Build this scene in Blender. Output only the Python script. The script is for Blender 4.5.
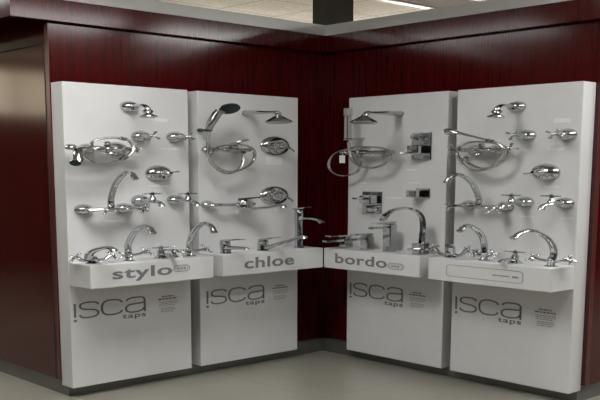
import bpy, bmesh, math, random
from mathutils import Vector, Matrix

scene = bpy.context.scene
for o in list(bpy.data.objects):
    bpy.data.objects.remove(o)
C = scene.collection

# ------------------------------------------------------------------ camera
def make_camera():
    yaw, pitch, roll = 0.825, 0.1584, 0.0028
    f_px, shift_px = 930.985, 116.53
    fw = Vector((math.cos(yaw)*math.cos(pitch), math.sin(yaw)*math.cos(pitch), -math.sin(pitch)))
    r = Vector((math.sin(yaw), -math.cos(yaw), 0)); u = r.cross(fw)
    r2 = r*math.cos(roll)+u*math.sin(roll); u2 = -r*math.sin(roll)+u*math.cos(roll)
    cd = bpy.data.cameras.new('camera'); cam = bpy.data.objects.new('camera', cd); C.objects.link(cam)
    m = Matrix((r2, u2, -fw)).transposed().to_4x4()
    m.translation = Vector((-5.4838, -5.6327, 1.5319))
    cam.matrix_world = m
    cd.sensor_width = 36; cd.lens = 36*f_px/600; cd.shift_y = shift_px/600
    cd.clip_start = .05; cd.clip_end = 100
    scene.camera = cam
make_camera()

# ------------------------------------------------------------------ world, exposure
w = bpy.data.worlds.new('world'); scene.world = w; w.use_nodes = True
w.node_tree.nodes['Background'].inputs[0].default_value = (.9, .95, 1, 1)
w.node_tree.nodes['Background'].inputs[1].default_value = .05
vs = scene.view_settings
vs.view_transform = 'Standard'; vs.look = 'None'; vs.exposure = 0; vs.gamma = 1; vs.use_curve_mapping = False

CEIL = 3.1
LAMP_GAIN = 1.24
# lamps of the showroom: x, y, emission strength, drop below the ceiling (0 = recessed; dropped ones are added, unseen)
LAMPS = [(-3.1, -1.65, 11.5, 0), (-0.7, -3.75, 7.2, 0), (1.7, -3.75, 8, 0), (3.9, -3.6, 7, 0), (-3.8, -6.4, 2, 0), (-1.6, -8.4, 7, 0), (-7.0, -1.6, 2, 0), (-7.0, -7.0, 2, 0),
         (-3.75, 1.2, 3, 0, 90), (-3.75, 3.4, 3.6, 0, 90), (1.6, 4.0, 70, .3), (4.2, 2.2, 70, .3)]

# ------------------------------------------------------------------ materials
def mat(name, base=(.8,.8,.8), rough=.5, metal=0, spec=.5, emit=None, emit_s=0):
    m = bpy.data.materials.new(name); m.use_nodes = True
    b = m.node_tree.nodes['Principled BSDF']
    b.inputs['Base Color'].default_value = (*base, 1)
    b.inputs['Roughness'].default_value = rough
    b.inputs['Metallic'].default_value = metal
    b.inputs['Specular IOR Level'].default_value = spec
    if emit:
        b.inputs['Emission Color'].default_value = (*emit, 1); b.inputs['Emission Strength'].default_value = emit_s
    return m
def noise_mix(m, c1, c2, scale=(1,1,1), nscale=5, detail=6, lo=.35, hi=.65, rough=None, bump=0):
    nt = m.node_tree; b = nt.nodes['Principled BSDF']
    tc = nt.nodes.new('ShaderNodeTexCoord'); mp = nt.nodes.new('ShaderNodeMapping'); n = nt.nodes.new('ShaderNodeTexNoise')
    r = nt.nodes.new('ShaderNodeValToRGB')
    nt.links.new(tc.outputs['Object'], mp.inputs[0]); mp.inputs['Scale'].default_value = scale
    nt.links.new(mp.outputs[0], n.inputs['Vector']); n.inputs['Scale'].default_value = nscale; n.inputs['Detail'].default_value = detail
    nt.links.new(n.outputs['Fac'], r.inputs[0])
    r.color_ramp.elements[0].position = lo; r.color_ramp.elements[0].color = (*c1, 1)
    r.color_ramp.elements[1].position = hi; r.color_ramp.elements[1].color = (*c2, 1)
    nt.links.new(r.outputs[0], b.inputs['Base Color'])
    if bump:
        bp = nt.nodes.new('ShaderNodeBump'); bp.inputs['Strength'].default_value = bump; bp.inputs['Distance'].default_value = .01
        nt.links.new(n.outputs['Fac'], bp.inputs['Height']); nt.links.new(bp.outputs[0], b.inputs['Normal'])
    return r
M = {}
M['wood'] = mat('mahogany_laminate', rough=.115, spec=.55)
noise_mix(M['wood'], (.030, .0011, .0014), (.080, .0032, .0038), (20, 20, .5), 4, 8, .25, .75)
M['white'] = mat('white_lacquered_board', (.70, .70, .70), .38, spec=.4)
noise_mix(M['white'], (.66, .66, .655), (.71, .71, .71), (1, 1, 1), 3, 3)
M['chrome'] = mat('polished_chrome', (.53, .54, .55), .06, 1)
M['hose'] = mat('ribbed_steel_hose', (.58, .57, .53), .22, 1)
M['nozzle'] = mat('dark_green_rubber_nozzle_face', (.010, .028, .026), .35)
M['grey_ink'] = mat('dark_grey_vinyl', (.15, .152, .155), .55)
M['grey_ink_mid'] = mat('grey_vinyl', (.19, .193, .196), .55)
M['pale_ink'] = mat('pale_grey_vinyl', (.33, .33, .33), .55)
M['white_mark'] = mat('plain_white', (.80, .80, .80), .45)
M['card'] = mat('white_card', (.85, .87, .88), .6)
M['alu'] = mat('brushed_aluminium', (.52, .52, .50), .34, .85)
M['kick'] = mat('brushed_kickboard', (.20, .20, .185), .38, .6)
M['groove'] = mat('dark_groove', (.008, .004, .004), .7)
M['edge'] = mat('red_wood_edging', (.10, .022, .018), .25)
M['column'] = mat('dark_painted_column', (.055, .047, .042), .5)
M['wallpaint'] = mat('warm_grey_wall_paint', (.10, .09, .075), .8)
M['frame'] = mat('white_metal_frame', (.85, .83, .78), .4)
M['red'] = mat('red_marking', (.30, .05, .04), .4)

def tile_mat(name, c, c2, grout, size, rough, mortar=.004, spk=None, off=(0,0,0)):
    m = mat(name, c, rough)
    nt = m.node_tree; b = nt.nodes['Principled BSDF']
    tc = nt.nodes.new('ShaderNodeTexCoord'); br = nt.nodes.new('ShaderNodeTexBrick')
    br.offset = 0; br.squash = 1
    mp = nt.nodes.new('ShaderNodeMapping'); mp.inputs['Location'].default_value = off
    nt.links.new(tc.outputs['Object'], mp.inputs[0]); nt.links.new(mp.outputs[0], br.inputs['Vector'])
    br.inputs['Scale'].default_value = 1; br.inputs['Brick Width'].default_value = size; br.inputs['Row Height'].default_value = size
    br.inputs['Mortar Size'].default_value = mortar; br.inputs['Mortar Smooth'].default_value = .1
    br.inputs['Mortar'].default_value = (*grout, 1)
    n = nt.nodes.new('ShaderNodeTexNoise'); n.inputs['Scale'].default_value = spk or 1.6; n.inputs['Detail'].default_value = 5
    nt.links.new(tc.outputs['Object'], n.inputs['Vector'])
    r = nt.nodes.new('ShaderNodeValToRGB'); nt.links.new(n.outputs['Fac'], r.inputs[0])
    r.color_ramp.elements[0].position = .3; r.color_ramp.elements[0].color = (*c, 1)
    r.color_ramp.elements[1].position = .7; r.color_ramp.elements[1].color = (*c2, 1)
    nt.links.new(r.outputs[0], br.inputs['Color1']); nt.links.new(r.outputs[0], br.inputs['Color2'])
    nt.links.new(br.outputs['Color'], b.inputs['Base Color'])
    return m
M['floor'] = tile_mat('beige_floor_tiles', (.28, .265, .225), (.335, .32, .275), (.20, .19, .165), 1.25, .3)
M['ceiling'] = tile_mat('mineral_fibre_ceiling_tiles', (.60, .56, .48), (.80, .77, .69), (.34, .32, .28), 0.72, .9, .010, 34, (-.48, -.55, 0))

# ------------------------------------------------------------------ mesh helpers
# fittings are drawn in metres of the real tap (x right, y out of the board, z up); the showroom as a whole is this much wider than high
HS, VS = 1.64, .82
def cat_rom(pts, n):
    P = [Vector(p) for p in pts]
    if len(P) < 3: return P
    out = []
    for i in range(len(P)-1):
        p0 = P[i-1] if i else P[0]*2-P[1]
        p1, p2 = P[i], P[i+1]
        p3 = P[i+2] if i+2 < len(P) else P[-1]*2-P[-2]
        for k in range(n):
            t = k/n
            out.append(.5*((2*p1)+(p2-p0)*t+(2*p0-5*p1+4*p2-p3)*t*t+(3*p1-p0-3*p2+p3)*t**3))
    out.append(P[-1]); return out

class MB:
    def __init__(self, thick=1.25): self.v = []; self.f = []; self.thick = thick
    def ring(self, pts):
        i = len(self.v); self.v += [tuple(p) for p in pts]; return list(range(i, i+len(pts)))
    def bridge(self, a, b):
        n = len(a)
        for k in range(n): self.f.append((a[k], a[(k+1) % n], b[(k+1) % n], b[k]))
    def lathe(self, prof, o=(0,0,0), ax=(0,1,0), n=24):
        o = Vector(o); ax = Vector(ax).normalized()
        t = Vector((0,0,1)) if abs(ax.z) < .9 else Vector((1,0,0))
        e1 = ax.cross(t).normalized(); e2 = ax.cross(e1)
        rs = []
        for r, h in prof:
            r = max(r, 1e-5)
            rs.append(self.ring([o+ax*h+(e1*math.cos(2*math.pi*k/n)+e2*math.sin(2*math.pi*k/n))*r for k in range(n)]))
        for a, b in zip(rs, rs[1:]): self.bridge(a, b)
        self.f.append(tuple(reversed(rs[0]))); self.f.append(tuple(rs[-1]))
        return self
    def tube(self, pts, r, n=12, sm=6, flat=None, up=None):
        m = len(pts)
        rad = [q*self.thick for q in (r if isinstance(r, (list, tuple)) else [r]*m)]
        P = cat_rom(pts, sm) if sm > 1 and m > 2 else [Vector(p) for p in pts]
        L = len(P)
        def rr(i):
            x = i/(L-1)*(m-1); a = min(int(x), m-2); return rad[a]+(rad[a+1]-rad[a])*(x-a)
        T = []
        for i in range(L):
            d = P[min(i+1, L-1)]-P[max(i-1, 0)]; T.append(d.normalized() if d.length > 1e-9 else Vector((0,0,1)))
        if up is None: up = Vector((0,0,1)) if abs(T[0].z) < .9 else Vector((1,0,0))
        up = Vector(up)
        nrm = (up-T[0]*up.dot(T[0])).normalized(); rs = []
        for i in range(L):
            nrm = (nrm-T[i]*nrm.dot(T[i])).normalized(); b = T[i].cross(nrm)
            q = rr(i)
            if flat:        # rectangular section: half width along b, half height along nrm, times q
                a, h = flat
                c = .25
                sec = [(a,h*(1-c)),(a*(1-c*h/a if a > h else 1-c),h),(-a*(1-c*h/a if a > h else 1-c),h),(-a,h*(1-c)),(-a,-h*(1-c)),(-a*(1-c*h/a if a > h else 1-c),-h),(a*(1-c*h/a if a > h else 1-c),-h),(a,-h*(1-c))]
                rs.append(self.ring([P[i]+(b*x+nrm*y)*q for x, y in sec]))
            else:
                rs.append(self.ring([P[i]+(b*math.cos(2*math.pi*k/n)+nrm*math.sin(2*math.pi*k/n))*q for k in range(n)]))
        for a, b in zip(rs, rs[1:]): self.bridge(a, b)
        self.f.append(tuple(reversed(rs[0]))); self.f.append(tuple(rs[-1]))
        return self
    def ball(self, c, r, n=16, ax=(0,0,1), sq=1.0):
        k = 8
        return self.lathe([(r*math.sin(math.pi*i/k), -r*sq*math.cos(math.pi*i/k)) for i in range(k+1)], c, ax, n)
    def box(self, lo, hi, bev=0):
        x0,y0,z0 = lo; x1,y1,z1 = hi
        if not bev:
            a = self.ring([(x0,y0,z0),(x1,y0,z0),(x1,y1,z0),(x0,y1,z0)]); b = self.ring([(x0,y0,z1),(x1,y0,z1),(x1,y1,z1),(x0,y1,z1)])
            self.bridge(a, b); self.f.append(tuple(reversed(a))); self.f.append(tuple(b)); return self
        def rg(d, z):
            return self.ring([(x0+d+bev,y0+d,z),(x1-d-bev,y0+d,z),(x1-d,y0+d+bev,z),(x1-d,y1-d-bev,z),(x1-d-bev,y1-d,z),(x0+d+bev,y1-d,z),(x0+d,y1-d-bev,z),(x0+d,y0+d+bev,z)])
        rs = [rg(bev, z0), rg(0, z0+bev), rg(0, z1-bev), rg(bev, z1)]
        for a, b in zip(rs, rs[1:]): self.bridge(a, b)
        self.f.append(tuple(reversed(rs[0]))); self.f.append(tuple(rs[-1]))
        return self
    def build(self, name, m, parent=None, stretch=True, smooth=35):
        me = bpy.data.meshes.new(name)
        vs_ = [(x*HS, -y*HS, z*VS) for x, y, z in self.v] if stretch else self.v
        me.from_pydata(vs_, [], self.f)
        bm = bmesh.new(); bm.from_mesh(me)
        bmesh.ops.recalc_face_normals(bm, faces=bm.faces); bm.to_mesh(me); bm.free()
        me.materials.append(m)
        if smooth:
            for p in me.polygons: p.use_smooth = True
            me.set_sharp_from_angle(angle=math.radians(smooth))
        o = bpy.data.objects.new(name, me); C.objects.link(o)
        if parent: o.parent = parent
        return o

def tag(o, label, cat, group=None):
    o['label'] = label; o['category'] = cat
    if group: o['group'] = group
    return o
def struct(o): o['kind'] = 'structure'; return o
def wbox(name, lo, hi, m, parent=None, bev=0): return MB().box(lo, hi, bev).build(name, m, parent, stretch=False, smooth=0)
def wbox_at(name, lo, hi, m):                 # a thing that is one box: origin at its foot
    c = Vector(((lo[0]+hi[0])/2, (lo[1]+hi[1])/2, lo[2]))
    o = wbox(name, Vector(lo)-c, Vector(hi)-c, m); o.location = c; return o

# a place on the left wall (S = x, negative) or on the right wall (S = distance from the corner), w out of the wall
def place(o, side, S, w_, z):
    if side == 'L': o.location = (S, -w_, z)
    else: o.location = (-w_, -S, z); o.rotation_euler = (0, 0, -math.pi/2)
def thing(name, label, cat, side, S, w_, z, group=None):
    o = bpy.data.objects.new(name, None); C.objects.link(o); o.empty_display_size = .05
    place(o, side, S, w_, z); tag(o, label, cat, group); return o

# ------------------------------------------------------------------ room shell
RX0, RX1, RY0, RY1 = -11.5, 7.5, -11.5, 7.5
struct(wbox('floor', (RX0, RY0, -.1), (RX1, RY1, 0), M['floor']))
struct(wbox('ceiling', (RX0, RY0, CEIL), (RX1, RY1, CEIL+.1), M['ceiling']))
struct(wbox('wall_west', (RX0-.1, RY0, 0), (RX0, RY1, CEIL), M['wallpaint']))
struct(wbox('wall_east', (RX1, RY0, 0), (RX1+.1, RY1, CEIL), M['wallpaint']))
struct(wbox('wall_south', (RX0, RY0-.1, 0), (RX1, RY0, CEIL), M['wallpaint']))
struct(wbox('wall_north', (RX0, RY1, 0), (RX1, RY1+.1, CEIL), M['wallpaint']))

def window(n, lo, hi, axis, s):
    # unseen framed glowing pane, added to brighten the ceiling and the wood's reflections
    r = bpy.data.objects.new(f'window_{n}', None); C.objects.link(r); r['kind'] = 'structure'
    o = wbox('pane', lo, hi, mat('added_glow_pane', (.8,.8,.8), .3, emit=(1, .86, .62), emit_s=s), r)
    f = MB(); L0, L1 = (lo[0], hi[0]) if axis == 'x' else (lo[1], hi[1]); k = 5
    for i in range(k+1):
        c = L0+(L1-L0)*i/k
        if axis == 'x': f.box((c-.05, lo[1]-.04, lo[2]), (c+.05, hi[1]+.02, hi[2]))
        else: f.box((lo[0]-.04, c-.05, lo[2]), (hi[0]+.02, c+.05, hi[2]))
    for z in (lo[2], hi[2]):
        if axis == 'x': f.box((L0-.05, lo[1]-.05, z-.05), (L1+.05, hi[1]+.03, z+.05))
        else: f.box((lo[0]-.05, L0-.05, z-.05), (hi[0]+.03, L1+.05, z+.05))
    f.build('window_frame', M['frame'], r, False, 0)
window(1, (-8.5, RY1-.03, 2.25), (4.5, RY1-.005, 2.95), 'x', 2.5)
window(2, (RX1-.03, -3.0, 1.8), (RX1-.005, 6.5, 2.9), 'y', 4.0)

XL = 2.485          # where both booth walls end, measured from their inner corner
WTOP = 2.56
struct(wbox('wall_left', (-XL, 0, .105), (0, 2.4, WTOP), M['wood']))
struct(wbox('wall_right', (0, -XL, .105), (2.4, 0, WTOP), M['wood']))
# edging and joint lines on the outer cheek of the left wall
struct(wbox('trim_1', (-XL-.004, -.002, .105), (-XL, .045, 2.44), M['edge']))
struct(wbox('trim_2', (-XL-.003, .047, .105), (-XL, .066, 2.315), M['groove']))
struct(wbox('trim_3', (-XL-.003, .066, 2.312), (-XL, 2.4, 2.322), M['groove']))
struct(wbox('trim_4', (-.002, -XL-.004, .105), (.045, -XL, 2.44), M['edge']))

# kickboards: full height in the bare corner, lower under the display boards
def kick(name, side):
    n = MB(); t = .06
    prof = [(-.0, .105), (-.43, .105), (-.43, .069), (-XL+.02, .069), (-XL+.02, 0), (0, 0)]
    a = n.ring([(x, 0, z) for x, z in prof]); b = n.ring([(x, -t, z) for x, z in prof]); n.bridge(a, b)
    n.f.append(tuple(a)); n.f.append(tuple(reversed(b)))
    if side == 'R':
        n.v = [(y, x, z) for x, y, z in n.v]
    return struct(n.build(name, M['kick'], None, False, 0))
kick('baseboard_left', 'L'); kick('baseboard_right', 'R')
struct(wbox('baseboard_left_side', (-XL+.02, 0, 0), (-XL+.08, 2.4, .105), M['kick']))
struct(wbox('baseboard_right_side', (0, -XL+.02, 0), (2.4, -XL+.08, .105), M['kick']))

# fascia hanging in front of the wall heads, with an aluminium cap on top
FH, FB, FT, CT = .06, 2.452, 2.584, 2.664
def ell(name, h0, h1, z0, z1, m, ext):
    # an L of boards between offsets h0 and h1 in front of both walls, mitred at the inner corner, returning past the outer ends
    n = MB()
    pts = [(-h0, -ext), (-h1, -ext), (-h1, -h1), (-ext, -h1), (-ext, -h0), (-h0, -h0)]
    a = n.ring([(x, y, z0) for x, y in pts]); b = n.ring([(x, y, z1) for x, y in pts]); n.bridge(a, b)
    for r in (a, b): n.f.append((r[0], r[1], r[2], r[5])); n.f.append((r[5], r[2], r[3], r[4]))
    return struct(n.build(name, m, None, False, 0))
EXT = 2.765
ell('trim_5', .0005, FH, FB, FT, M['wood'], EXT)
ell('trim_6', .0005, FH+.004, FT+.001, CT, M['alu'], EXT+.004)
struct(wbox('trim_7', (-EXT, .0005, FB), (-EXT+.05, 2.4, FT), M['wood']))
struct(wbox('trim_8', (-EXT-.004, .0005, FT+.001), (-EXT+.07, 2.4, CT), M['alu']))
struct(wbox('trim_9', (.0005, -EXT, FB), (2.4, -EXT+.05, FT), M['wood']))
struct(wbox('trim_10', (.0005, -EXT-.004, FT+.001), (2.4, -EXT+.07, CT), M['alu']))
struct(wbox('trim_11', (-EXT+.05, 0, 2.525), (-XL, 2.4, 2.54), M['wood']))
struct(wbox('trim_12', (0, -EXT+.05, 2.525), (2.4, -XL, 2.54), M['wood']))

col = wbox_at('column', (.10, .10, 0), (.42, .265, CEIL), M['column']); col['kind'] = 'structure'

def ceiling_lamp(x, y, s, drop, turn=0):
    r = bpy.data.objects.new('ceiling_light', None); C.objects.link(r); r.location = (x, y, CEIL); r.rotation_euler.z = math.radians(turn)
    tag(r, 'recessed fluorescent ceiling light in the showroom ceiling', 'ceiling light', 'showroom ceiling lights')
    lx, ly = 1.0, .5
    if drop:  # pendants added out of view to brighten the ceiling over the booth
        r.location.z = CEIL-drop
        r['label'] = 'added pendant light out of view above the back of the booth'; r['group'] = 'added pendant lights behind the booth'
        wbox('diffuser', (-lx, -.12, -.06), (lx, .12, .0), lamp_mat(s), r)
        for x_ in (-.8, .8): wbox('suspension_rod', (x_-.01, -.01, .0), (x_+.01, .01, drop), M['frame'], r)
        return
    f = MB()
    for lo, hi in (((-lx,-ly,-.03),(lx,-ly+.06,-.001)), ((-lx,ly-.06,-.03),(lx,ly,-.001)), ((-lx,-ly+.06,-.03),(-lx+.06,ly-.06,-.001)), ((lx-.06,-ly+.06,-.03),(lx,ly-.06,-.001))): f.box(lo, hi)
    f.build('frame', M['frame'], r, False, 0)
    wbox('diffuser', (-lx+.06, -ly+.06, -.02), (lx-.06, ly-.06, -.004), lamp_mat(s), r)
_lm = {}
def lamp_mat(s):
    if s not in _lm: _lm[s] = mat('lit_diffuser', (.9,.9,.9), .5, emit=(1, .995, .98), emit_s=s*LAMP_GAIN)
    return _lm[s]
for q in LAMPS: ceiling_lamp(*q)

# unlit lamp in the ceiling above the booth, its pale frame just in view
r = bpy.data.objects.new('ceiling_light', None); C.objects.link(r); r.location = (1.56, .19, CEIL)
tag(r, 'unlit grey ceiling light panel with a pale frame seen above the right wall', 'ceiling light')
f = MB()
for lo, hi in (((-1.08,-.36,-.02),(1.08,-.27,-.001)), ((-1.08,.27,-.02),(1.08,.36,-.001)), ((-1.08,-.27,-.02),(-.99,.27,-.001)), ((.99,-.27,-.02),(1.08,.27,-.001))): f.box(lo, hi)
f.build('frame', M['frame'], r, False, 0)
wbox('diffuser', (-.99, -.27, -.012), (.99, .27, -.004), mat('grey_diffuser', (.33,.30,.27), .9, spec=.1), r)

# ------------------------------------------------------------------ display boards and shelves
T, Z0, Z1 = .151, .0706, 2.0706        # board thickness, foot, head
SH, S0, S1 = .426, .765, .9163        # shelf front, underside, top
BOARD = {'A': ('L', -2.4815, -1.5036), 'B': ('L', -1.4206, -.4475), 'C': ('R', .4178, 1.3979), 'D': ('R', 1.4775, 2.4571)}
GAPX = .002
def text_mesh(s, bold, spacing=1.0):
    cu = bpy.data.curves.new('lettering', 'FONT'); cu.body = s; cu.offset = bold; cu.extrude = .01; cu.space_character = spacing
    o = bpy.data.objects.new('lettering', cu); C.objects.link(o)
    dg = bpy.context.evaluated_depsgraph_get(); me = bpy.data.meshes.new_from_object(o.evaluated_get(dg))
    bpy.data.objects.remove(o); return me
def lettering(name, s, parent, x0, x1, z0, z1, y, m, bold=.02, spacing=1.0):
    me = text_mesh(s, bold, spacing)
    xs = [v.co.x for v in me.vertices]; ys = [v.co.y for v in me.vertices]; zs = [v.co.z for v in me.vertices]
    a, b, c, d = min(xs), max(xs), min(ys), max(ys); e, g = min(zs), max(zs)
    for v in me.vertices:
        v.co = ((v.co.x-a)/(b-a)*(x1-x0)+x0, y-.0015*(v.co.z-e)/max(g-e, 1e-6)-.0003, (v.co.y-c)/(d-c)*(z1-z0)+z0)
    me.name = name; me.materials.clear(); me.materials.append(m)
    o = bpy.data.objects.new(name, me); C.objects.link(o); o.parent = parent; return o

class Ink:       # flat strokes on a board, in board coordinates
    def __init__(self, y): self.mb = MB(); self.y = y
    def stroke(self, pts, wx, wz, closed=False, sm=1):
        # a pen wx wide across and wz high (broad verticals, thin horizontals)
        P = [Vector((p[0], p[1], 0)) for p in pts]
        if sm > 1: P = cat_rom(P, sm)
        L = len(P); rows = []
        for i in range(L):
            if closed: d = P[(i+1) % L]-P[i-1]
            else: d = P[min(i+1, L-1)]-P[max(i-1, 0)]
            # work in pen space so that the width varies with direction
            dx, dz = d.x/wx, d.y/wz; l = math.hypot(dx, dz) or 1
            nx, nz = -dz/l*wx/2, dx/l*wz/2
            rows.append(self.mb.ring([(P[i].x+nx, self.y-.0003, P[i].y+nz), (P[i].x+nx, self.y-.0018, P[i].y+nz), (P[i].x-nx, self.y-.0018, P[i].y-nz), (P[i].x-nx, self.y-.0003, P[i].y-nz)]))
        for i in range(L if closed else L-1): self.mb.bridge(rows[i], rows[(i+1) % L])
        if not closed: self.mb.f.append(tuple(rows[0])); self.mb.f.append(tuple(reversed(rows[-1])))
        return self
    def bar(self, x0, x1, z0, z1): self.mb.box((x0, self.y-.0015, z0), (x1, self.y-.0003, z1)); return self
    def disc(self, x, z, rx, rz, n=20):
        a = self.mb.ring([(x+rx*math.cos(2*math.pi*k/n), self.y-.0003, z+rz*math.sin(2*math.pi*k/n)) for k in range(n)])
        b = self.mb.ring([(x+rx*math.cos(2*math.pi*k/n), self.y-.0015, z+rz*math.sin(2*math.pi*k/n)) for k in range(n)])
        self.mb.bridge(a, b); self.mb.f.append(tuple(a)); self.mb.f.append(tuple(b)); return self
    def build(self, name, m, parent): return self.mb.build(name, m, parent, False, 0)

def logo(parent, x, zc, y):
    # "!sca" in thin wide letters; x is the left of the exclamation-like i, zc the middle height
    k = Ink(y); zt, zb = zc+.062, zc-.062
    W, Hh = .0165, .0098
    k.bar(x, x+.017, zb+.030, zt)                                   # the stem of the i
    k.disc(x+.0095, zb+.009, .0125, .0085)                          # its dot below
    b = zb+.022; h = .105                                           # x-height letters stand a little higher than the dot
    def L(pts, x0, w_, **q): k.stroke([(x0+px*w_, b+pz*h) for px, pz in pts], W, Hh, **q)
    xs = x+.040
    L([(.97,.80),(.90,.91),(.74,.97),(.5,.985),(.24,.965),(.08,.875),(.05,.76),(.10,.64),(.26,.565),(.5,.525),(.76,.47),(.92,.38),(.965,.25),(.90,.12),(.74,.04),(.5,.015),(.24,.03),(.08,.11),(.03,.23)], xs, .150, sm=5)
    xc = xs+.166
    L([(.97,.76),(.88,.89),(.70,.965),(.5,.985),(.28,.96),(.11,.83),(.045,.64),(.035,.5),(.045,.36),(.11,.17),(.28,.04),(.5,.015),(.70,.035),(.88,.11),(.97,.24)], xc, .170, sm=5)
    xa = xc+.190
    L([(.06,.78),(.13,.90),(.30,.97),(.55,.985),(.80,.96),(.93,.86),(.95,.70)], xa, .166, sm=5)
    L([(.95,.74),(.95,.20),(.955,-.02)], xa, .166)
    L([(.94,.60),(.75,.575),(.45,.56),(.20,.52),(.06,.40),(.03,.27),(.08,.12),(.24,.03),(.46,.015),(.70,.05),(.87,.15),(.95,.30)], xa, .166, sm=5)
    o = k.build('logo_lettering', M['grey_ink'], parent); o['label'] = 'thin wide dark grey logo lettering'
    lettering('tagline_lettering', 'taps', parent, x+.372, x+.562, zb-.026, zb+.013, y, M['grey_ink'], .014, 1.12)
    return x

def small_print(parent, x, z1, y, seed):
    rnd = random.Random(seed); dark = Ink(y); pale = Ink(y)
    def line(k, z, h, x0, x1):
        p = x0
        while p < x1-.008:
            q = min(x1, p+rnd.uniform(.012, .036)); k.bar(p, q, z-h, z); p = q+.006
    line(dark, z1-.004, .009, x+.034, x+.134); line(dark, z1-.021, .010, x+.004, x+.164)
    for i in range(3): line(pale, z1-.045-.0125*i, .0055, x+.010, x+.168-.02*(i == 2))
    for i in range(3): line(pale, z1-.089-.0125*i, .0055, x+.022, x+.155-.02*(i == 2))
    o = dark.build('small_print_heading', M['grey_ink_mid'], parent); o = pale.build('small_print', M['pale_ink'], parent)

def board(key, label):
    side, a, b = BOARD[key]
    r = thing('display_board', label, 'display board', side, a if side == 'L' else a, 0, Z0, 'white tap display boards')
    W = b-a
    p = MB().box((0, -T, 0), (W, -.002, Z1-Z0), .003).build('panel', M['white'], r, False, 0)
    return r, W
boards = {}
for key, label, lx, lz, px in (
        ('A', 'tall white display board at the far left, behind the swan-neck taps', .025, .578, .690),
        ('B', 'tall white display board just left of the dark corner, with the dark-faced hand shower', .058, .566, .700),
        ('C', 'tall white display board just right of the dark corner, with the square fittings', .033, .563, .650),
        ('D', 'tall white display board at the far right, behind the shelf with an outlined blank plate', .033, .560, .695)):
    r, W = board(key, label); boards[key] = (r, W)
    logo(r, lx, lz-Z0, -T); small_print(r, px, lz-Z0+.055, -T, hash(key) % 97 if False else ord(key))
# faint white vinyl captions and plain white patches on the boards, beside the fittings
for key, bits in {'A': [(.70,.80,1.855,.022),(.62,.80,1.405,.010),(.28,.40,1.175,.012),(.74,.88,1.66,.010)],
                  'B': [(.64,.80,1.585,.060),(.27,.36,1.20,.030),(.72,.86,1.21,.030)],  # the first is a plain white patch below the upper round mixer
                  'C': [(.46,.60,1.61,.030),(.60,.70,1.52,.012),(.08,.20,1.415,.012),(.62,.74,1.425,.010),(.40,.56,1.31,.014)],
                  'D': [(.78,.90,1.835,.026),(.74,.86,1.655,.022),(.73,.84,1.415,.016),(.55,.66,1.215,.010),(.86,.98,1.215,.010)]}.items():
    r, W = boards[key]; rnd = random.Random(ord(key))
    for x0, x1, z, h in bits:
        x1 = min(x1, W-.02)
        k = Ink(-T); k.bar(x0, x1, z-Z0-h/2, z-Z0+h/2); k.build('white_patch', M['white_mark'], r)

def rounded(x0, x1, z0, z1, rx, rz, n=6):
    o = []
    for cx, cz, a0 in ((x1-rx, z1-rz, 0), (x0+rx, z1-rz, 90), (x0+rx, z0+rz, 180), (x1-rx, z0+rz, 270)):
        for k in range(n+1):
            a = math.radians(a0+90*k/n); o.append((cx+rx*math.cos(a), cz+rz*math.sin(a)))
    return o
def shelf(key, label):
    side, a, b = BOARD[key]
    r = thing('display_shelf', label, 'shelf', side, a, 0, S0, 'white box shelves on the display boards')
    ext = b-a+(.018 if key in 'AC' and False else 0)
    e0 = 0; e1 = b-a
    if key == 'B': e1 = -SH-.004-a
    if key == 'C': e0 = SH+.004-a
    MB().box((e0, -SH, 0), (e1, -T-.0015, S1-S0), .003).build('shelf_box', M['white'], r, False, 0)
    return r, a
r, a = shelf('A', 'white box shelf with five-letter name and badge at the far left, under cross-handled taps')
lettering('range_lettering', 'stylo', r, -2.321-a, -1.856-a, .793-S0, .889-S0, -SH, M['grey_ink_mid'], .020, 1.06)
k = Ink(-SH); k.stroke(rounded(-1.842-a, -1.712-a, .831-S0, .873-S0, .03, .019), .008, .005, True)
k.stroke(rounded(-1.828-a, -1.726-a, .839-S0, .865-S0, .02, .011), .004, .0025, True)
k.build('range_badge', M['pale_ink'], r)
k = Ink(-SH); [k.bar(-1.812-a+i*.026, -1.795-a+i*.026, .847-S0, .857-S0) for i in range(3)]; k.build('badge_print', M['grey_ink_mid'], r)
r, a = shelf('B', 'white box shelf with a name but no badge, just left of the dark corner')
lettering('range_lettering', 'chloe', r, -1.223-a, -.738-a, .807-S0, .887-S0, -SH, M['grey_ink_mid'], .020, 1.06)
r, a = shelf('C', 'white box shelf with name and badge, just right of the dark corner')
lettering('range_lettering', 'bordo', r, .556-a, 1.090-a, .808-S0, .884-S0, -SH, M['grey_ink_mid'], .020, 1.06)
k = Ink(-SH); k.stroke(rounded(1.102-a, 1.250-a, .808-S0, .850-S0, .03, .019), .008, .005, True)
k.stroke(rounded(1.116-a, 1.236-a, .816-S0, .842-S0, .02, .011), .004, .0025, True); k.build('range_badge', M['pale_ink'], r)
k = Ink(-SH); [k.bar(1.134-a+i*.028, 1.154-a+i*.028, .824-S0, .834-S0) for i in range(3)]; k.build('badge_print', M['grey_ink_mid'], r)
r, a = shelf('D', 'white box shelf with a long outlined plate instead of a name, at the far right')
k = Ink(-SH); k.stroke(rounded(1.640-a, 2.255-a, .803-S0, .880-S0, .035, .018), .006, .004, True); k.build('outlined_plate', M['pale_ink'], r)
k = Ink(-SH)
for i in range(8): k.bar(2.02-a+i*.017, 2.033-a+i*.017, .836-S0, .844-S0)
k.build('plate_print', M['grey_ink_mid'], r)
k = Ink(-SH)
for i in range(3): k.bar(2.175-a+i*.016, 2.188-a+i*.016, .834-S0, .845-S0)
k.build('plate_print', M['grey_ink_mid'], r)

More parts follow.
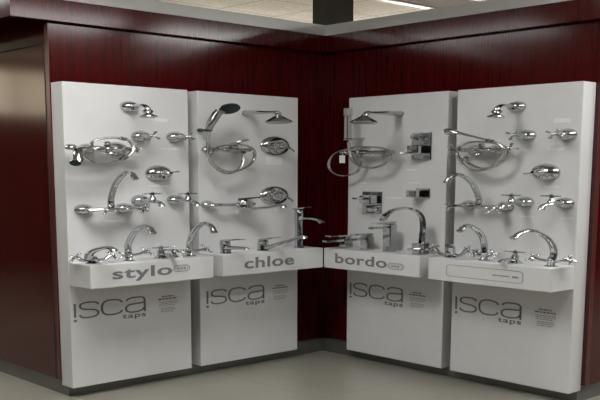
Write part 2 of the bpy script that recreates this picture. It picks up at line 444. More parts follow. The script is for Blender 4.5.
# ------------------------------------------------------------------ fittings
CH = M['chrome']
def cross_mesh(c, ax, R=.034, twist=.4, hub=.010):
    n = MB(); c = Vector(c); ax = Vector(ax).normalized()
    t = Vector((0,0,1)) if abs(ax.z) < .9 else Vector((1,0,0))
    e1 = ax.cross(t).normalized(); e2 = ax.cross(e1)
    n.lathe([(hub*1.2, -.014), (hub*1.35, -.006), (hub*1.35, .006), (hub*.75, .012), (hub*.3, .015)], c, ax, 16)
    for k in range(4):
        a = twist+k*math.pi/2; d = e1*math.cos(a)+e2*math.sin(a)
        n.tube([c+d*.006, c+d*R*.55, c+d*R*.85], [.0055, .0040, .0052], 8, 1)
        n.ball(c+d*R, .0085, 10)
    return n
def cross_handle(parent, c, ax, R=.034, twist=.4):
    o = cross_mesh(c, ax, R, twist).build('cross_handle', CH, parent)
    cc = Vector(c)+Vector(ax).normalized()*.015
    MB().lathe([(.007, -.002), (.007, .002), (.004, .004)], cc, ax, 14).build('handle_cap', M['frame'], o)
    return o
def tee_handle(parent, c, L=.045, ax=(1,0,0)):
    c = Vector(c); a = Vector(ax).normalized(); n = MB()
    n.tube([c-a*L*.9, c-a*L*.3, c+a*L*.3, c+a*L*.9], [.0042, .0052, .0052, .0042], 10, 1); n.ball(c-a*L, .0062, 10); n.ball(c+a*L, .0062, 10)
    n.lathe([(.008, -.016), (.011, -.008), (.011, .006), (.006, .012), (.003, .016)], c, (0,0,1), 16)
    return n.build('tee_handle', CH, parent)
def wall_plate(parent, c=(0,0,0), r=.042, depth=.022):
    prof = [(r, .0006), (r, .004), (r*.97, .007), (r*.82, depth*.62), (r*.55, depth*.88), (r*.36, depth)]
    return MB().lathe(prof, c, (0,1,0), 32).build('wall_plate', CH, parent)

def stop_tap(side, S, z, label):
    t = thing('stop_tap', label, 'tap', side, S, T, z, 'wall stop taps with cross handles')
    wall_plate(t, r=.046, depth=.034)
    MB().lathe([(.016, .024), (.018, .036), (.014, .046), (.011, .060), (.013, .070), (.008, .078)], (0,0,0), (0,1,0), 18).build('valve_body', CH, t)
    cross_handle(t, (0, .090, 0), (0,1,0), .036, .5)
def dome_valve(side, S, z, label):
    t = thing('diverter_valve', label, 'valve', side, S, T, z)
    MB().lathe([(.066, .0006), (.0665, .005), (.064, .010), (.056, .021), (.042, .030), (.026, .034), (.020, .036)], (0,0,0), (0,1,0), 36).build('wall_plate', CH, t)
    MB().lathe([(.020, .034), (.024, .042), (.024, .056), (.016, .064), (.012, .074)], (0,0,0), (0,1,0), 20).build('valve_body', CH, t)
    k = MB(); k.lathe([(.012, .070), (.015, .078), (.015, .088), (.008, .094)], (0,0,0), (0,1,0), 16)
    k.tube([(-.004,.082,.004), (.020,.086,.010), (.036,.090,.013)], [.006,.005,.006], 10, 3); k.ball((.038,.0905,.013), .0075, 10)
    k.tube([(.004,.082,-.004), (-.020,.086,-.010), (-.036,.090,-.013)], [.006,.005,.006], 10, 3); k.ball((-.038,.0905,-.013), .0075, 10)
    k.build('lever_handle', CH, t)
def short_shower(side, S, z, label):
    t = thing('shower_head', label, 'shower head', side, S, T, z, 'short wall showers with bell roses')
    wall_plate(t, r=.045, depth=.036)
    MB().tube([(0,.024,0), (0,.07,.004), (0,.11,-.002), (0,.132,-.022), (0,.135,-.036)], [.011,.0095,.0095,.0105,.011], 14, 6).build('shower_arm', CH, t)
    MB().lathe([(.008, .0), (.019, .006), (.024, .016), (.019, .028), (.014, .032), (.018, .038), (.030, .046), (.037, .054), (.0375, .059), (.034, .062)], (0,.135,-.034), (0,.10,-1), 26).build('shower_rose', CH, t)
    MB().lathe([(.033, 0), (.033, .0015), (.03, .002)], Vector((0,.135,-.034))+Vector((0,.10,-1)).normalized()*.0622, (0,.10,-1), 24).build('rose_face', M['alu'], t)
def bib_tap(side, S, z, label, lean):
    t = thing('bib_tap', label, 'tap', side, S, T, z, 'wall bib taps with tee handles')
    wall_plate(t, r=.045, depth=.034)
    b = MB(); b.tube([(0,.024,0), (0,.06,0), (0,.095,0), (0,.125,-.006)], [.013,.0115,.0125,.0115], 14, 5)
    b.lathe([(.013, -.006), (.017, .008), (.015, .022), (.010, .034), (.008, .042)], (0,.095,0), (0,0,1), 18)
    b.build('tap_body', CH, t)
    MB().tube([(0,.122,-.004), (0,.148,-.012), (0,.160,-.030), (0,.161,-.042)], [.011,.010,.0105,.012], 14, 5).build('spout', CH, t)
    tee_handle(t, (0,.095,.058), .044, (1, lean, 0))
def wall_sink_mixer(side, S, z, label, sp, handles):
    t = thing('wall_sink_mixer', label, 'mixer tap', side, S, T, z, 'wall sink mixers with swan-neck spouts')
    for x in (-.092, .092):
        wall_plate(t, (x,0,0), .043, .032)
    b = MB()
    for x in (-.092, .092):
        b.tube([(x,.02,0), (x,.05,0), (x*.8,.06,0)], [.013,.012,.013], 12, 4)
    b.tube([(-.10,.06,0), (-.05,.06,0), (0,.06,0), (.05,.06,0), (.10,.06,0)], [.012,.010,.018,.010,.012], 14, 4)
    b.ball((-.075,.06,0), .017); b.ball((.075,.06,0), .017)
    b.lathe([(.015,-.012),(.017,.008),(.013,.018),(.016,.024),(.012,.034)], (0,.06,0), (0,0,1), 18)
    b.build('mixer_body', CH, t)
    k = len(sp); MB().tube(sp, [.0125]+[.0115]*(k-3)+[.0105,.0115], 14, 7).build('swan_neck_spout', CH, t)
    e = Vector(sp[-1]); d = (e-Vector(sp[-2])).normalized()
    MB().lathe([(.0115,-.006),(.015,0),(.0155,.016),(.012,.020)], e-d*.004, d, 16).build('spout_nozzle', CH, t)
    for i, (x, y, zz, tw) in enumerate(handles):
        s = -1 if x < 0 else 1
        MB().tube([(s*.10,.06,0), (x-s*.012,y,zz)], [.011,.008], 12, 1).build('valve_stem', CH, t)
        cross_handle(t, (x,y,zz), (s*.5,.8,0), .034, tw)

def hose_part(parent, pts, r=.0068):
    return MB().tube(pts, r, 10, 7).build('hose', M['hose'], parent)

# ---- stylo bath mixer (far left) and its twin (far right)
def cross_bath_mixer(side, S, z, label, body, crosses, hose, handset, nuts, plates, hr=(.010,.012,.013,.016,.019)):
    t = thing('bath_shower_mixer', label, 'mixer tap', side, S, T, z)
    for x, zz, r in plates: wall_plate(t, (x,0,zz), r, .026)
    b = MB(); x0, x1 = body
    for x, zz, r in plates: b.tube([(x,.02,zz), (x,.04,zz*.6), (x,.058,0)], [.015,.013,.014], 12, 4)
    Lb = x1-x0
    b.lathe([(q, h*Lb) for q, h in [(.012,0),(.018,.02),(.018,.10),(.011,.13),(.011,.18),(.020,.22),(.024,.30),(.020,.37),(.012,.40),(.016,.46),(.028,.50),(.016,.55),(.012,.60),(.020,.63),(.024,.70),(.020,.78),(.011,.82),(.011,.87),(.018,.90),(.018,.98),(.012,1)]], (x0,.061,0), (1,0,0), 18)
    xm = (x0+x1)/2
    b.ball((xm,.062,0), .026); b.ball((x0+.012,.06,0), .019); b.ball((x1-.012,.06,0), .019)
    b.lathe([(.013,.0),(.016,.012),(.012,.026),(.015,.034),(.008,.042)], (xm,.062,.016), (0,0,1), 16)
    b.tube([(xm,.066,-.01), (xm,.085,-.034), (xm,.088,-.052)], [.014,.013,.012], 12, 4)
    b.build('mixer_body', CH, t)
    for x, y, zz, ax, tw in crosses: cross_handle(t, (x,y,zz), ax, .034, tw)
    for p, q in nuts: MB().tube([p, q], [.011,.011], 8, 1).build('hose_nut', CH, t)
    hose_part(t, hose)
    h = MB().tube(handset, list(hr)[:len(handset)], 16, 6).build('hand_shower', CH, t)
    e = Vector(handset[-1]); d = (e-Vector(handset[-2])).normalized()
    return t, e, d
t, e, d = cross_bath_mixer('L', -2.23, 1.652, 'chrome bath mixer with hanging hand shower and oval hose loop on the far left board',
    (-.10, .105), [(.141,.06,.001,(.9,.45,0),.5)],
    [(-.133,.100,-.016),(-.127,.096,-.061),(-.096,.093,-.099),(-.058,.089,-.116),(-.002,.086,-.113),(.051,.082,-.085),(.096,.079,-.04),(.113,.075,.016),(.100,.071,.063),(.067,.068,.083),(.014,.064,.086),(-.043,.061,.069),(-.072,.066,.033),(-.062,.088,-.012),(-.007,.090,-.050)],
    [(-.120,.092,.004),(-.142,.098,-.004),(-.156,.106,-.030),(-.160,.113,-.066),(-.160,.118,-.098)],
    [((.050,.082,-.088),(.078,.080,-.058)), ((.056,.068,.086),(.084,.070,.076))], [(.078,0,.056), (-.055,0,.040)])
MB().lathe([(.012,-.026),(.022,-.014),(.027,.002),(.027,.014),(.023,.018)], e+Vector((-.006,0,-.012)), (-.72,.55,-.30), 26).build('shower_rose', CH, t)
MB().lathe([(.0225,.0),(.0225,.0018),(.020,.0025)], e+Vector((-.006,0,-.012))+Vector((-.72,.55,-.30)).normalized()*.0182, (-.72,.55,-.30), 24).build('rose_face', M['nozzle'], t)
MB().tube([(-.10,.06,0),(-.128,.06,.003),(-.150,.06,.006)], [.012,.010,.012], 12, 3).build('valve_stem', CH, t)
MB().ball((-.158,.06,.007), .025, 18).build('round_knob', CH, t)

t, e, d = cross_bath_mixer('R', 1.70, 1.655, 'chrome bath mixer with slanting hand shower and double hose loop, far right board',
    (-.058, .143), [(-.116,.06,.003,(-.8,.6,0),.45), (.181,.06,.012,(.85,.5,0),.2)],
    [(.112,.100,.072),(.154,.098,.043),(.177,.095,.003),(.164,.092,-.058),(.137,.09,-.116),(.095,.088,-.156),(.041,.085,-.168),(-.014,.083,-.148),(-.051,.08,-.082),(-.070,.078,-.02),(-.052,.078,.034),(-.003,.084,.061),(.061,.086,.063),(.123,.078,.049),(.165,.072,.02),(.184,.070,-.028),(.164,.070,-.083),(.117,.074,-.136),(.054,.076,-.150),(-.01,.078,-.106),(-.020,.086,-.065)],
    [(.112,.100,.072),(.060,.103,.094),(.010,.107,.116),(-.037,.110,.138),(-.066,.113,.150)],
    [((-.018,.084,-.062),(-.044,.079,-.080)), ((.100,.1,.078),(.124,.1,.064))], [(-.032,0,.044), (.078,0,.044)], (.0065,.0065,.0075,.010,.014))
MB().lathe([(.014,-.024),(.022,-.010),(.029,.004),(.030,.012),(.026,.016)], e+Vector((-.014,.004,.002)), (-.85,.35,-.2), 24).build('shower_rose', CH, t)
MB().lathe([(.025,0),(.025,.0016),(.022,.002)], e+Vector((-.014,.004,.002))+Vector((-.85,.35,-.2)).normalized()*.016, (-.85,.35,-.2), 24).build('rose_face', M['nozzle'], t)
MB().tube([(-.055,.06,0),(-.10,.06,.002)], [.011,.008], 12, 1).build('valve_stem', CH, t)
MB().tube([(.14,.06,0),(.168,.06,.009)], [.011,.008], 12, 1).build('valve_stem', CH, t)

# ---- wall fittings of the cross-handled ranges
short_shower('L', -1.989, 1.935, 'short chrome shower with a bell rose at the top of the far left board')
short_shower('R', 1.972, 1.935, 'short chrome shower with a bell rose at the top of the far right board')
stop_tap('L', -1.908, 1.740, 'chrome cross-handle stop tap on the far left board, just right of the bath mixer')
stop_tap('L', -1.619, 1.743, 'chrome cross-handle stop tap at the right edge of the far left board')
stop_tap('R', 2.058, 1.746, 'chrome cross-handle stop tap on the far right board, right beside the bath mixer hose')
stop_tap('R', 2.356, 1.746, 'chrome cross-handle stop tap near the right edge of the far right board')
dome_valve('L', -1.766, 1.493, 'wide domed chrome diverter valve in the middle of the far left board')
dome_valve('R', 2.214, 1.509, 'wide domed chrome diverter valve in the middle of the far right board')
bib_tap('L', -1.922, 1.309, 'chrome bib tap with tee handle on the far left board, nearer the swan-neck mixer', .0)
bib_tap('L', -1.629, 1.305, 'chrome bib tap with tee handle at the right edge of the far left board', .0)
bib_tap('R', 2.064, 1.311, 'chrome bib tap with tee handle on the far right board, nearer the swan-neck mixer', .0)
bib_tap('R', 2.362, 1.313, 'chrome bib tap with tee handle near the right edge of the far right board', .0)
wall_sink_mixer('L', -2.210, 1.258, 'wall-mounted chrome swan-neck sink mixer with cross handles on the far left board',
    [(0,.06,.027),(0,.06,.075),(0,.075,.139),(0,.10,.203),(.001,.14,.259),(.002,.18,.292),(.003,.215,.287),(.004,.232,.254)], [(-.042,.10,.004,.3),(.146,.075,-.005,.5)])
wall_sink_mixer('R', 1.760, 1.276, 'wall-mounted chrome swan-neck sink mixer reaching over the gap beside the far right board',
    [(0,.06,.027),(0,.06,.070),(0,.08,.130),(0,.11,.192),(-.006,.15,.240),(-.014,.19,.261),(-.024,.22,.242),(-.032,.232,.205)], [(-.155,.06,-.008,.3),(.100,.105,-.020,.6)])

# ---- chloe wall fittings
t = thing('hand_shower', 'chrome hand shower with dark oval face on the board left of the corner', 'hand shower', 'L', -1.356, T, 1.799)
MB().tube([(-.042,.085,-.030),(-.045,.085,-.012),(-.039,.095,.043),(-.019,.105,.119),(-.004,.117,.156)], [.009,.011,.0165,.019,.020], 16, 6).build('handle', CH, t)
ax = Vector((-.10,.80,-.58)).normalized(); hc = Vector((.036,.128,.176))
MB().lathe([(.012,-.030),(.036,-.018),(.048,-.006),(.051,.002),(.050,.007)], hc, ax, 30).build('shower_rose', CH, t)
MB().lathe([(.0485,.0072),(.0485,.0085),(.044,.0095)], hc, ax, 30).build('rose_face', M['nozzle'], t)
b = MB(); b.lathe([(.016,.0006),(.016,.012),(.010,.018)], (-.030,0,-.004), (0,1,0), 18); b.tube([(-.030,.014,-.004),(-.036,.05,-.006),(-.044,.085,-.010)], .009, 12, 3)
b.lathe([(.016,-.010),(.016,.008)], (-.044,.085,-.008), (0,0,1), 16); b.build('wall_holder', M['nozzle'], t)

def lever_bath(side, S, z, label, x0, x1, plates, hose, tpt, lever, square=False):
    t = thing('bath_shower_mixer', label, 'mixer tap', side, S, T, z)
    for x in plates:
        MB().lathe([(.032,.0006),(.032,.006),(.022,.018),(.014,.024)], (x,0,0), (0,1,0), 24).build('wall_plate', CH, t)
    b = MB()
    for x in plates: b.tube([(x,.02,0),(x,.05,0)], .014, 12, 1)
    Lb = x1-x0
    prof = [(.012,0),(.019,.01),(.019,.14),(.014,.16),(.014,.24),(.022,.27),(.026,.36),(.026,.60),(.022,.68),(.014,.72),(.014,.82),(.019,.85),(.019,.98),(.012,1)] if not square else \
           [(.016,0),(.021,.01),(.021,.12),(.015,.13),(.015,.22),(.023,.23),(.023,.42),(.018,.44),(.027,.46),(.027,.62),(.018,.64),(.018,.74),(.023,.76),(.023,.88),(.016,.89),(.021,.90),(.021,1)]
    b.lathe([(q, h*Lb) for q, h in prof], (x0,.058,0), (1,0,0), 18)
    b.build('mixer_body', CH, t)
    n = MB()
    if square: n.box(lever[0], lever[1], .003)
    else:
        n.lathe([(.024,0),(.026,.014),(.023,.026),(.012,.034)], lever[0], (0,.4,1), 18)
        n.tube(lever[1:], [.017,.014,.010][:len(lever)-1], 12, 4, flat=(1.0,.45))
    n.build('lever_handle', CH, t)
    x, y, zz = tpt
    MB().lathe([(.008,-.018),(.008,-.010),(.014,-.008),(.014,.0),(.009,.004),(.009,.03)], (x,y,zz), (0,0,1), 14).build('hose_outlet', M['frame'] if False else CH, t)
    hose_part(t, hose)
    return t
lever_bath('L', -1.07, 1.66, 'chrome single-lever bath mixer with big hose loops below the dark-faced hand shower', -.185, .03, (-.165, -.005),
    [(-.003,.055,-.035),(-.009,.058,-.106),(-.04,.060,-.177),(-.109,.062,-.208),(-.171,.064,-.151),(-.200,.066,-.074),(-.184,.072,-.001),(-.131,.082,.035),(-.053,.086,.046),(.008,.084,.027),(.038,.082,-.017),(.036,.080,-.088),(-.003,.082,-.15),(-.062,.084,-.186),(-.131,.085,-.186),(-.188,.086,-.138),(-.218,.087,-.066),(-.225,.087,.001),(-.222,.086,.075),(-.2175,.085,.135)],
    (-.003,.055,-.020), [(-.070,.056,.016),(-.078,.070,.048),(-.060,.105,.070),(-.040,.14,.086)])
def flared_shower(side, S, z, label, end, drop):
    t = thing('shower_head', label, 'shower head', side, S, T, z, 'long flared wall showers')
    MB().lathe([(.026,.0006),(.026,.004),(.024,.005)], (0,0,0), (0,1,0), 24).build('wall_plate', CH, t)
    e = Vector(end)
    MB().tube([(0,.0055,0), (0,.03,0), e*.4+Vector((0,0,.002)), e*.7, e], [.0205,.0195,.0150,.0105,.0075], 18, 5).build('shower_arm', CH, t)
    p = Vector(drop); n = MB(); n.tube([e*.985, e+Vector((0,.008,-.004)), p+Vector((0,0,-.004))], [.010,.012,.011], 12, 4); n.ball(e+Vector((0,.004,0)), .0125, 12); n.build('elbow', CH, t)
    MB().lathe([(.010,0),(.014,.010),(.021,.020),(.040,.040),(.058,.058),(.061,.066),(.060,.072),(.054,.075)], p, (0,.05,-1), 32).build('shower_rose', CH, t)
    MB().lathe([(.053,0),(.053,.0015),(.05,.002)], p+Vector((0,.05,-1)).normalized()*.0752, (0,.05,-1), 28).build('rose_face', M['alu'], t)
flared_shower('L', -.973, 1.934, 'long flared chrome shower arm and round rose on the board left of the corner', (-.048,.26,-.018), (-.044,.27,-.034))
flared_shower('R', .947, 1.930, 'long flared chrome shower arm with round rose on the board right of the corner', (.050,.26,-.014), (.036,.27,-.030))
def conc(side, S, z, r, label):
    t = thing('concealed_mixer', label, 'mixer tap', side, S, T, z, 'round concealed shower mixers')
    MB().lathe([(r,.0006),(r*1.005,.004),(r*.97,.009),(r*.80,.016),(r*.55,.020),(r*.42,.021)], (0,0,0), (0,1,0), 40).build('wall_plate', CH, t)
    MB().lathe([(r*.42,.020),(r*.46,.028),(r*.44,.048),(r*.30,.058),(r*.2,.062)], (-.004,0,.002), (0,1,0), 26).build('valve_body', CH, t)
    n = MB(); n.lathe([(.020,.052),(.023,.060),(.022,.078),(.014,.084)], (-.004,0,.002), (0,1,0), 20)
    n.tube([(.004,.068,-.004),(.026,.080,-.026),(.034,.092,-.046),(.034,.096,-.056)], [.013,.011,.010,.010], 12, 4, flat=(1,.45)); n.build('lever_handle', CH, t)
    MB().ball((-.046,.016,.012), .011, 12).build('diverter_button', CH, t)
conc('L', -.690, 1.697, .090, 'upper round concealed chrome mixer on the board left of the corner, below the shower rose')
conc('L', -.700, 1.319, .089, 'lower round concealed chrome mixer on the board left of the corner, above a spout tip')
t = thing('wall_sink_mixer', 'chrome wall sink mixer with level swivel spout on the board left of the corner', 'mixer tap', 'L', -1.066, T, 1.263)
MB().lathe([(.036,.0006),(.036,.006),(.028,.018),(.018,.026)], (-.172,0,.004), (0,1,0), 26).build('wall_plate', CH, t)
MB().lathe([(.043,.0006),(.043,.006),(.034,.022),(.020,.032)], (.050,0,.002), (0,1,0), 26).build('wall_plate', CH, t)
b = MB(); b.tube([(-.172,.022,.004),(-.172,.05,.003),(-.10,.055,0),(0,.055,0)], [.014,.014,.012,.014], 14, 5); b.tube([(.05,.026,.002),(.046,.052,.001),(0,.055,0)], [.015,.015,.014], 14, 4)
b.lathe([(.026,-.034),(.030,-.024),(.030,.014),(.026,.032),(.014,.040)], (-.012,.058,.004), (0,0,1), 22); b.build('mixer_body', CH, t)
MB().tube([(-.014,.050,.046),(.004,.10,.058),(.024,.155,.068)], [.024,.018,.012], 12, 4, flat=(1,.35)).build('lever_handle', CH, t)
n = MB(); n.tube([(-.014,.058,-.030),(.020,.085,-.038),(.060,.135,-.026),(.095,.18,-.010),(.104,.20,-.012),(.105,.204,-.026)], [.012,.010,.0095,.0095,.011,.012], 14, 6); n.build('swivel_spout', CH, t)

# ---- bordo wall fittings
t = thing('hand_shower', 'flat stick hand shower at the left edge of the board right of the corner', 'hand shower', 'R', .55, T, 1.763)
MB().box((.003,.085,-.014), (.025,.118,.190), .003).build('handle', CH, t)
MB().box((.002,.082,.191), (.026,.122,.262), .003).build('shower_face', M['alu'], t)
b = MB(); b.tube([(.016,.0006,-.008),(.016,.09,-.014)], .0085, 12, 1); b.box((.000,.084,-.030), (.028,.120,-.015), .003); b.build('wall_holder', CH, t)
t = lever_bath('R', .72, 1.65, 'chrome bath mixer with two hose loops and hanging tag, board right of the corner', -.170, .115, (-.115, .065),
    [(-.044,.058,-.040),(-.044,.060,-.116),(-.067,.062,-.181),(-.117,.066,-.213),(-.168,.072,-.213),(-.213,.076,-.183),(-.238,.080,-.126),(-.222,.084,-.06),(-.18,.09,-.009),(-.111,.094,.027),(-.032,.096,.045),(.052,.092,.045),(.11,.088,.035),(.149,.085,.007),(.16,.084,-.037),(.142,.086,-.086),(.102,.088,-.126),(.043,.09,-.144),(-.018,.093,-.126),(-.061,.097,-.071),(-.079,.100,.003),(-.084,.100,.060),(-.086,.100,.094)],
    (-.044,.058,-.018), [(-.020,.070,.028),(.030,.135,.040)], True)
b = MB(); b.tube([(.1155,.058,0),(.150,.058,0)], [.015,.015], 16, 1); b.build('end_knob', CH, t)
MB().tube([(-.1705,.058,0),(-.200,.058,0)], [.013,.013], 16, 1).build('end_knob', CH, t)
g = thing('swing_tag', 'small white card tag hanging from the bath mixer just right of the corner', 'tag', 'R', .72-.139*HS, T+.088*HS, 1.65-.020*VS)
MB().box((-.018,-.0015,-.078), (.018,.0015,-.008), .0006).build('card', M['card'], g)
MB().tube([(0,0,-.010),(0,-.002,.001),(0,-.006,.006)], .0012, 6, 2).build('string', M['card'], g)

def square_mixer(S0, S1_, z0, z1, label, knobs, th=.010):
    S = (S0+S1_)/2; z = (z0+z1)/2
    t = thing('square_concealed_mixer', label, 'mixer tap', 'R', S, T, z, 'square concealed mixers')
    hx, hz = (S1_-S0)/2/HS, (z1-z0)/2/VS
    MB().box((-hx,.0006,-hz), (hx,th,hz), .003).build('wall_plate', CH, t)
    for kind, x, zz, r, d in knobs:
        if kind == 'round': MB().lathe([(r*.8,th),(r,th+.006),(r,d-.004),(r*.85,d)], (x,0,zz), (0,1,0), 26).build('round_knob', CH, t)
        elif kind == 'block': MB().box((x-r,th,zz-r*1.1), (x+r,d,zz+r*1.1), .004).build('block_knob', CH, t)
        else: MB().box((x-r*2.2,d-.014,zz-r*.45), (x+r*1.2,d,zz+r*.45), .003).build('lever_handle', CH, t)
square_mixer(1.075, 1.262, 1.590, 1.788, 'tall square-plated chrome concealed mixer, upper part of the board right of the corner', [('round',-.010,.082,.030,.045), ('block',-.004,-.028,.032,.065), ('lever',-.014,-.060,.020,.085)])
square_mixer(1.125, 1.258, 1.316, 1.386, 'small chrome square valve with a dark knob on the board right of the corner', [('block',-.018,-.004,.028,.070)])
square_mixer(.585, .790, 1.186, 1.353, 'chrome square concealed mixer with block lever, lower on the board right of the corner', [('block',.010,.030,.036,.070), ('lever',-.004,.038,.022,.092), ('round',.026,-.064,.020,.050)])

# ------------------------------------------------------------------ fittings standing on the shelves
DW = .30
def deck(name, label, side, S, group=None): return thing(name, label, 'mixer tap', side, S, DW, S1, group)
def base_ring(parent, r=.026, c=(0,0,0)):
    return MB().lathe([(r,.0006),(r,.004),(r*.85,.009),(r*.62,.012)], c, (0,0,1), 24).build('base_plate', CH, parent)
def swan_deck(side, S, label, sp, arms, name='swan_neck_mixer', top=.062):
    t = deck(name, label, side, S, 'deck swan-neck mixers')
    base_ring(t, .028)
    MB().lathe([(.017,.010),(.015,.022),(.021,.036),(.022,.046),(.016,.056),(.017,.062),(.012,.070)], (0,0,0), (0,0,1), 20).build('mixer_body', CH, t)
    k = len(sp); MB().tube(sp, [.0125]+[.012]*(k-3)+[.0105,.0115], 14, 7).build('swan_neck_spout', CH, t)
    e = Vector(sp[-1]); d = (e-Vector(sp[-2])).normalized()
    MB().lathe([(.0115,-.008),(.0155,0),(.016,.016),(.012,.021)], e-d*.006, d, 16).build('spout_nozzle', CH, t)
    for x, y, zz, tw in arms:
        s = Vector((x, y, 0)).normalized()
        MB().tube([(0,0,.040), Vector((x*.55,y*.55,.040+(zz-.040)*.35)), Vector((x,y,zz))-s*.010], [.011,.0085,.008], 12, 4).build('valve_arm', CH, t)
        cross_handle(t, (x,y,zz), (s.x, s.y, .45), .034, tw)
    return t
swan_deck('L', -2.115, 'chrome swan-neck mixer with side cross handle, second from the left on the far-left shelf',
    [(-.002,0,.060),(-.003,0,.12),(-.006,.03,.193),(-.010,.08,.258),(-.013,.14,.294),(-.016,.18,.286),(-.017,.20,.255)], [(.088,0,.066,.7), (-.030,.016,.060,.3)])
swan_deck('L', -1.614, 'chrome swan-neck mixer with cross handles at the right end of the far-left shelf',
    [(-.002,0,.052),(-.004,.01,.139),(-.010,.05,.221),(-.015,.10,.276),(-.019,.14,.293),(-.022,.18,.276),(-.024,.20,.232)], [(.081,.01,.056,.6), (-.050,.030,.040,.2)])
swan_deck('R', 1.857, 'slender chrome swan-neck tap with spiked handle, second from the left on the outlined-plate shelf',
    [(0,0,.065),(-.001,0,.126),(.003,.02,.191),(.012,.07,.257),(.019,.13,.297),(.025,.17,.298),(.027,.20,.266)], [(.047,0,.060,.1), (-.045,0,.055,.1)])
swan_deck('R', 2.377, 'chrome swan-neck mixer with two cross handles at the right end of the outlined-plate shelf',
    [(.006,0,.059),(.009,0,.129),(.016,.05,.212),(.021,.12,.264),(.024,.19,.296),(.024,.24,.289),(.018,.28,.255)], [(.082,0,.061,.5), (-.085,0,.057,.5)])
def basin_two_handle(side, S, label, sp, arms, body_h):
    t = deck('basin_mixer', label, side, S, 'two-handled basin mixers')
    base_ring(t, .030)
    MB().lathe([(.019,.010),(.020,.022),(.024,.036),(.020,body_h-.012),(.014,body_h)], (0,0,0), (0,0,1), 20).build('mixer_body', CH, t)
    k = len(sp); MB().tube(sp, [.015,.014]+[.0125]*(k-3)+[.0135], 14, 6).build('spout', CH, t)
    for x, y, zz, tw in arms:
        s = Vector((x, y, 0)).normalized()
        MB().tube([(0,0,.030), (x*.55,y*.55,.026), Vector((x,y,zz))-s*.010], [.012,.0095,.0085], 12, 4).build('valve_arm', CH, t)
        cross_handle(t, (x,y,zz), (s.x, s.y, .5), .034, tw)
    return t
basin_two_handle('L', -2.387, 'low chrome basin mixer with arched spout and cross handles, left end of the far-left shelf',
    [(-.026,.01,.040),(-.030,.03,.085),(-.023,.075,.122),(-.014,.13,.141),(-.007,.16,.134),(-.004,.168,.114)], [(-.078,0,.056,.2), (.080,.012,.055,.5)], .056)
basin_two_handle('R', 1.572, 'low chrome basin mixer with cross handles at the left end of the outlined-plate shelf',
    [(.004,0,.045),(.008,.004,.070),(.014,.012,.092),(.016,.024,.106),(.014,.040,.106)], [(-.100,0,.069,.4), (.096,0,.083,.6)], .060)
def pillar_tap(side, S, label):
    t = deck('pillar_tap', label, side, S, 'pillar taps with tee handles'); t['category'] = 'tap'
    MB().lathe([(.034,.0006),(.034,.005),(.028,.012),(.018,.026),(.015,.044),(.018,.054),(.012,.066),(.008,.078)], (0,0,0), (0,0,1), 24).build('tap_body', CH, t)
    MB().tube([(0,.012,.030),(0,.05,.036),(0,.085,.032),(0,.098,.016)], [.012,.011,.010,.011], 14, 5).build('spout', CH, t)
    tee_handle(t, (0,0,.090), .046)
pillar_tap('L', -1.859, 'chrome pillar tap with bell base and tee handle on the far-left shelf')
pillar_tap('R', 2.105, 'chrome pillar tap with bell base and tee handle on the outlined-plate shelf')
t = deck('pillar_valve', 'small chrome pillar valve with cross handle beside the far-left shelf\'s last swan-neck mixer', 'L', -1.752); t['category'] = 'tap'
MB().lathe([(.024,.0006),(.024,.005),(.019,.014),(.011,.026),(.010,.040),(.014,.048)], (0,0,0), (0,0,1), 22).build('tap_body', CH, t)
cross_handle(t, (0,0,.062), (0,.15,1), .038, .5)
MB().lathe([(.005,0),(.006,.008),(.003,.020),(.001,.026)], (0,.002,.078), (0,.1,1), 12).build('finial', CH, t)

# chloe
def lever_part(t, pts, rad, flat=(1,.35)):
    o = MB().tube(pts, rad, 12, 5, flat=flat).build('lever_handle', CH, t)
    return o
t = deck('basin_mixer', 'chrome single-lever basin mixer with short level spout, shelf left of the corner', 'L', -1.292); base_ring(t, .029)
MB().lathe([(.025,.010),(.024,.040),(.025,.075),(.026,.092),(.022,.106),(.012,.114)], (0,0,0), (0,-.08,1), 24).build('mixer_body', CH, t)
MB().tube([(0,.012,.046),(-.004,.06,.056),(-.008,.115,.062),(-.009,.15,.062),(-.009,.156,.052)], [.017,.014,.0115,.011,.011], 14, 5).build('spout', CH, t)
l = lever_part(t, [(0,-.008,.110),(.002,.035,.122),(.006,.075,.130),(.010,.110,.134)], [.022,.019,.013,.009])
MB().ball((.002,.018,.124), .005, 10).build('temperature_mark', M['red'], l)
t = deck('sink_mixer', 'chrome single-lever sink mixer with long rising spout, shelf left of the corner', 'L', -.939); base_ring(t, .031)
MB().lathe([(.027,.010),(.026,.040),(.026,.072),(.027,.082),(.020,.096),(.010,.102)], (0,0,0), (0,0,1), 24).build('mixer_body', CH, t)
MB().tube([(.004,.020,.024),(.004,.08,.060),(.010,.16,.104),(.018,.235,.150),(.020,.252,.154),(.020,.258,.136)], [.015,.012,.0105,.010,.012,.013], 14, 6).build('spout', CH, t)
l = lever_part(t, [(0,-.006,.098),(.006,.035,.112),(.012,.07,.124),(.016,.10,.131)], [.022,.018,.012,.009])
MB().ball((.003,.020,.112), .005, 10).build('temperature_mark', M['red'], l)
t = deck('tall_basin_mixer', 'tall chrome column basin mixer at the right end of the shelf left of the corner', 'L', -.572); base_ring(t, .026)
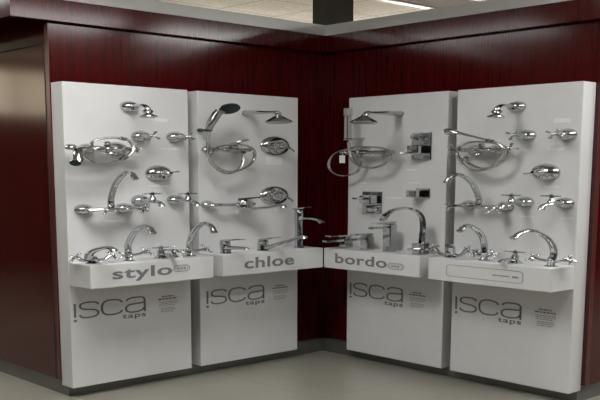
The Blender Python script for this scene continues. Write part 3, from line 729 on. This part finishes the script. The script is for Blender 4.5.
MB().lathe([(.021,.010),(.0195,.03),(.0195,.24),(.021,.30),(.022,.345),(.019,.358)], (0,0,0), (0,0,1), 24).build('mixer_body', CH, t)
MB().tube([(0,.010,.272),(.001,.05,.284),(.003,.10,.283),(.006,.135,.270),(.008,.152,.246)], [.0135,.012,.011,.0115,.0125], 14, 6).build('spout', CH, t)
lever_part(t, [(0,-.012,.366),(-.002,.02,.372),(-.006,.055,.382),(-.008,.085,.390)], [.021,.019,.013,.009])

# bordo
def square_deck(S, h, label, spout, lever, hb=.024, name='square_basin_mixer'):
    t = deck(name, label, 'R', S, 'square deck mixers')
    MB().box((-hb,-hb,.0006), (hb,hb,h), .003).build('mixer_body', CH, t)
    MB().box(spout[0], spout[1], .003).build('spout', CH, t)
    n = MB(); n.tube(lever, [.016]*len(lever), 8, 1, flat=(1,.32)); n.build('lever_handle', CH, t)
    MB().box((-hb*.8,-hb*.8,h+.0006), (hb*.8,hb*.8,h+.012), .002).build('lever_hub', CH, t)
square_deck(.548, .100, 'lowest square chrome mixer, at the left end of the shelf right of the corner', ((-.016,.0245,.066),(.016,.145,.088)), [(0,-.024,.116),(0,.12,.122)])
square_deck(.772, .130, 'middle-height square chrome mixer, second from the left on the shelf right of the corner', ((-.016,.0245,.094),(.016,.125,.116)), [(0,-.024,.146),(0,.10,.150)])
square_deck(1.000, .252, 'tall square chrome mixer beside the ribbon-spout mixer on the shelf right of the corner', ((-.016,.0245,.214),(.016,.13,.232)), [(0,-.024,.270),(0,.10,.262)])
t = deck('ribbon_spout_mixer', 'chrome mixer with square base and flat arched ribbon spout, shelf right of the corner', 'R', 1.295)
MB().box((-.026,-.030,.0006), (.028,.030,.102), .003).build('mixer_body', CH, t)
MB().tube([(.008,0,.103),(.011,0,.17),(.013,0,.25),(.008,.004,.330),(-.004,.03,.385),(-.018,.08,.410),(-.034,.14,.394),(-.046,.178,.350),(-.054,.19,.303)], .014, 8, 6, flat=(1,.5), up=(.5,-1,0)).build('ribbon_spout', CH, t)
MB().tube([(0,.0305,.050),(0,.050,.054),(0,.078,.058)], [.011,.009,.0075], 12, 3).build('lever_handle', CH, t)
